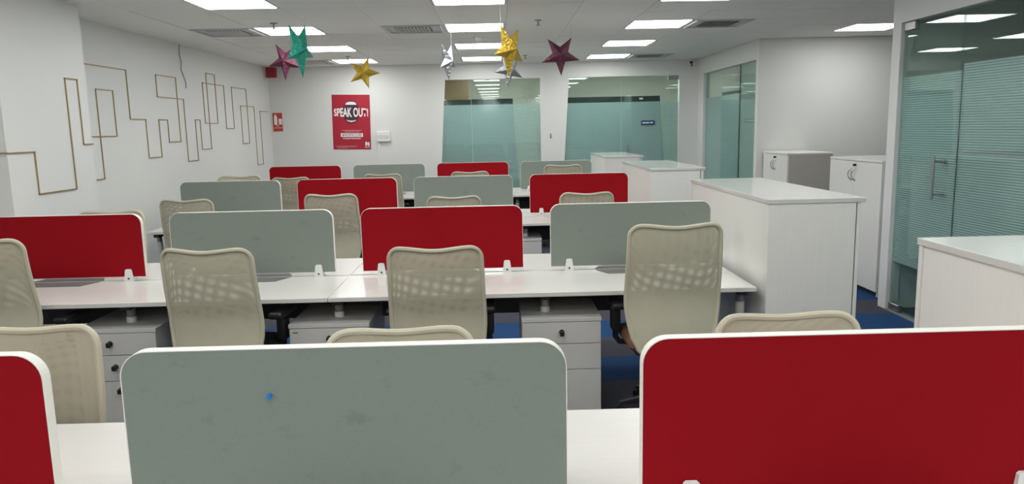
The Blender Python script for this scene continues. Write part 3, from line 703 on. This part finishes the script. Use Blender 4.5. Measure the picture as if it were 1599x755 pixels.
def chair(x, yback, top, rot, label, group, yaw=0.0, spin=0.0, seat=seat_me):
    # yback = plane of the backrest top in the room; rot 0 faces +y, pi faces -y
    off = 0.285
    dx, dy = -math.sin(rot + yaw) * off, math.cos(rot + yaw) * off
    c = thing('office_chair', label, 'office chair', (x + dx, yback + dy, 0), rot + yaw, group)
    b = link('backrest', shell_me, c, (0, 0, top - 0.698)); link('back_rim', rim_me, b)
    link('seat', seat, c, (0, 0, 0.455)); link('seat_pan', pan_me, c); link('tilt_mechanism', mech_me, c); link('gas_lift', lift_me, c); link('base_hub', hub_me, c)
    for k in range(5):
        a = spin + math.pi / 2 + 2 * math.pi * k / 5
        sp_ = link('base_spoke', spoke_me, c); sp_.rotation_euler = (0, 0, a)
        link('caster', wheel_me, sp_)
    for s_ in (-1, 1):
        a_ = link('armrest', arm_me[s_], c); link('arm_pad', pad_me[s_], a_)
PI = math.pi
G1, G2, G3 = 'beige chairs on the near side of the second row', 'beige chairs on the far side of the nearest row', 'beige chairs in the third and fourth rows'
chair(-2.72, 3.78, 1.13, 0, 'beige mesh office chair cut by the left edge, second row', G1, -0.05, 0.2)
chair(-1.545, 3.78, 1.055, 0, 'beige mesh office chair turned slightly, in front of the second row grey screen', G1, -0.10, 0.5)
chair(-0.345, 3.78, 1.037, 0, 'beige mesh office chair in front of the middle red screen of the second row', G1, -0.02, 0.1)
chair(0.93, 3.78, 1.128, 0, 'taller beige mesh office chair beside the big white cabinet, second row', G1, 0.02, 0.4, seat_brown_me)
chair(-1.615, 2.48, 1.010, PI, 'beige office chair back behind the nearest red screen at lower left', G2, 0.03, 0.3)
chair(-0.35, 2.48, 0.972, PI, 'beige office chair of which only the top shows above the large grey screen', G2, 0.03, 0.6)
chair(0.98, 2.48, 0.990, PI, 'beige office chair of which only the top shows above the large red screen', G2, 0.03, 0.2)
chair(-2.86, 5.48, 1.098, PI, 'beige office chair hidden behind the left red screen of the second row', G3, 0.0, 0.2)
chair(-2.90, 6.80, 1.050, 0, 'beige office chair at the left end of the third row beside the wall art', G3, -0.06, 0.3)
chair(-1.565, 6.80, 1.070, 0, 'beige office chair in front of the third row red screen, left one', G3, -0.08, 0.1)
chair(-0.42, 6.80, 1.025, 0, 'beige office chair in front of the third row grey screen, above the middle red screen', G3, 0.0, 0.4)
chair(0.822, 6.80, 1.033, 0, 'beige office chair in front of the right red screen of the third row', G3, 0.0, 0.5)
chair(-2.94, 8.48, 1.166, PI, 'beige office chair peeking over the left grey screen of the third row', G3, 0.0, 0.2)
chair(-2.76, 9.80, 1.05, 0, 'beige office chair in front of the leftmost red screen of the farthest row', G3, 0.0, 0.2)
chair(-1.545, 9.80, 1.068, 0, 'beige office chair in front of the left grey screen of the farthest row', G3, -0.06, 0.2)
chair(-0.378, 9.80, 1.076, 0, 'beige office chair in front of the farthest red screen by the glass', G3, 0.0, 0.2)
chair(0.866, 9.80, 1.138, 0, 'beige office chair in front of the rightmost grey screen of the farthest row', G3, 0.0, 0.2)

# ------------------------------------------------------------------ storage cabinets
CW, CH = 0.535, 1.237
def end_cabinet(x, y0, y1, label):
    t = thing('storage_cabinet', label, 'cabinet', (x, y0, 0), 0, 'tall white cabinets at the desk ends')
    L = y1 - y0
    for a_ in (0.006, L - 0.028): MB().box(0.006, CW - 0.05, a_, a_ + 0.022, 0, CH - 0.025).build('side_panel', 'melamine', t)
    MB().box(0.012, 0.028, 0.028, L - 0.028, 0.0, CH - 0.025).build('back_panel', 'melamine', t)
    MB().box(0.028, CW - 0.05, 0.028, L - 0.028, 0.03, 0.06).build('bottom_panel', 'melamine', t)
    MB().cbox(0.0, CW, 0.0, L, CH - 0.025, CH, 0.003, 2).build('top', 'cabinet_top', t)
    n = 4; dw = (L - 0.012) / n
    for k in range(n):
        d_ = MB().cbox(CW - 0.042, CW - 0.022, 0.006 + k * dw + 0.001, 0.006 + (k + 1) * dw - 0.001, 0.06, CH - 0.028, 0.0015, 1).build('door', 'melamine', t)
        yy = 0.006 + k * dw + (dw - 0.05 if k % 2 == 0 else 0.05)
        bow(CW - 0.022, yy, 0.95, 1, d_)
def bow(x, y, z, s_, parent):
    pts = [(x, y, z + 0.055), (x + s_ * 0.014, y, z + 0.048), (x + s_ * 0.026, y - 0.004, z + 0.025), (x + s_ * 0.03, y - 0.006, z), (x + s_ * 0.026, y - 0.004, z - 0.025), (x + s_ * 0.014, y, z - 0.048), (x, y, z - 0.055)]
    return MB().tube(pts, 0.005, 8).build('handle', 'chrome', parent, True)
end_cabinet(1.485, 0.94, 2.56, 'white storage cabinet at the right edge, nearest to the camera')
end_cabinet(1.463, 3.95, 5.57, 'large white storage cabinet with glossy top at the end of the second row')
end_cabinet(1.455, 7.04, 8.62, 'white storage cabinet at the end of the third row')
end_cabinet(1.452, 10.05, 11.60, 'white storage cabinet at the end of the farthest row before the glass')
def door_cabinet(x, y0, y1, label, side, h=1.28, depth=0.55):
    t = thing('cupboard', label, 'cupboard', (x, y0, 0), 0, 'two-door cupboards in the alcove')
    L = y1 - y0
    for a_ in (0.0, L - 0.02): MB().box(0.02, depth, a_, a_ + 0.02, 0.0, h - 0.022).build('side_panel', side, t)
    MB().box(depth - 0.015, depth, 0.02, L - 0.02, 0.0, h - 0.022).build('back_panel', 'melamine', t)
    MB().box(0.04, depth - 0.015, 0.02, L - 0.02, 0.0, 0.06).build('plinth', 'dark_metal', t)
    MB().cbox(-0.002, depth, -0.002, L + 0.002, h - 0.022, h, 0.002, 1).build('top', 'melamine', t)
    for k in (0, 1):
        a, b = (0.001, L / 2 - 0.001) if k == 0 else (L / 2 + 0.001, L - 0.001)
        d_ = MB().cbox(0.0, 0.019, a, b, 0.05, h - 0.026, 0.0015, 1).build('door', 'melamine', t)
        pts = []
        yy = L / 2 + (-0.035 if k == 0 else 0.035)
        for q_ in range(9):
            u = -1 + 2 * q_ / 8
            pts.append((-0.03 * (1 - u * u) ** 0.5 if abs(u) < 1 else 0.0, yy + 0.028 * (1 - u * u), h - 0.155 + 0.06 * u))
        MB().tube(pts, 0.0065, 8).build('handle', 'chrome', d_, True)
        if k == 0:
            MB().cyl((0.0, L / 2 - 0.03, h - 0.06), (-0.01, L / 2 - 0.03, h - 0.06), 0.012, n=14).build('lock', 'black_plastic', d_, True)
            MB().cbox(-0.03, -0.008, L / 2 - 0.034, L / 2 - 0.026, h - 0.072, h - 0.05, 0.002, 1).build('key', 'black_plastic', d_)
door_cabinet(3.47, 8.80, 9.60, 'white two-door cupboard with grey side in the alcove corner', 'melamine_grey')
door_cabinet(3.52, 6.70, 7.76, 'white two-door cupboard beside the glass front, partly behind the white post', 'melamine')

# ------------------------------------------------------------------ hanging foil stars
def star(x, y, z, R, mat, label, yaw, roll, depth=0.30, ratio=0.40, group='foil star lanterns hanging from the ceiling', attach=None):
    t = thing('paper_star', label, 'star decoration', (x, y, z), yaw, group)
    m = MB(); n = 5
    def P(k, rr, yy): a = -math.pi / 2 + roll + k * math.pi / n; return (rr * math.cos(a), yy, rr * math.sin(a))
    ring = [P(k, R if k % 2 == 0 else R * ratio, 0) for k in range(10)]
    m.v = ring + [(0, -R * depth, 0), (0, R * depth, 0)]
    for k in range(10):
        j = (k + 1) % 10; m.f.append((k, j, 10)); m.f.append((j, k, 11))
    m.build('body', mat, t)
    tips = sorted([ring[k] for k in range(0, 10, 2)], key=lambda p: -p[2]) if attach is None else [attach]
    tp = tips[0]
    MB().tube([(tp[0], 0, tp[2] - 0.005), (tp[0], 0, ZC - z)], 0.001, 5).build('string', 'string', t)
D = math.radians
star(-2.378, 8.6, 2.451, 0.22, 'foil_purple', 'dark purple foil star hanging at the left, behind the green star', D(-14), D(-5))
star(-1.774, 6.9, 2.398, 0.262, 'foil_green', 'green foil star seen edge-on, hanging at the left', D(76), D(6), 0.30)
star(-1.573, 9.0, 2.333, 0.195, 'foil_gold', 'small gold foil star above the red poster', D(6), D(16))
star(-0.526, 8.3, 2.389, 0.215, 'foil_silver', 'silver foil star seen edge-on left of the middle lights', D(70), D(4), 0.3)
star(0.124, 6.8, 2.346, 0.25, 'foil_gold', 'large gold foil star hanging in front of the middle lights', D(56), D(-4), 0.34)
star(0.152, 8.6, 2.309, 0.215, 'foil_silver', 'silver foil star half hidden behind the large gold star', D(35), D(-8))
star(0.688, 8.0, 2.399, 0.215, 'foil_purple', 'purple foil star with five clear points right of the gold star', D(-4), D(2))
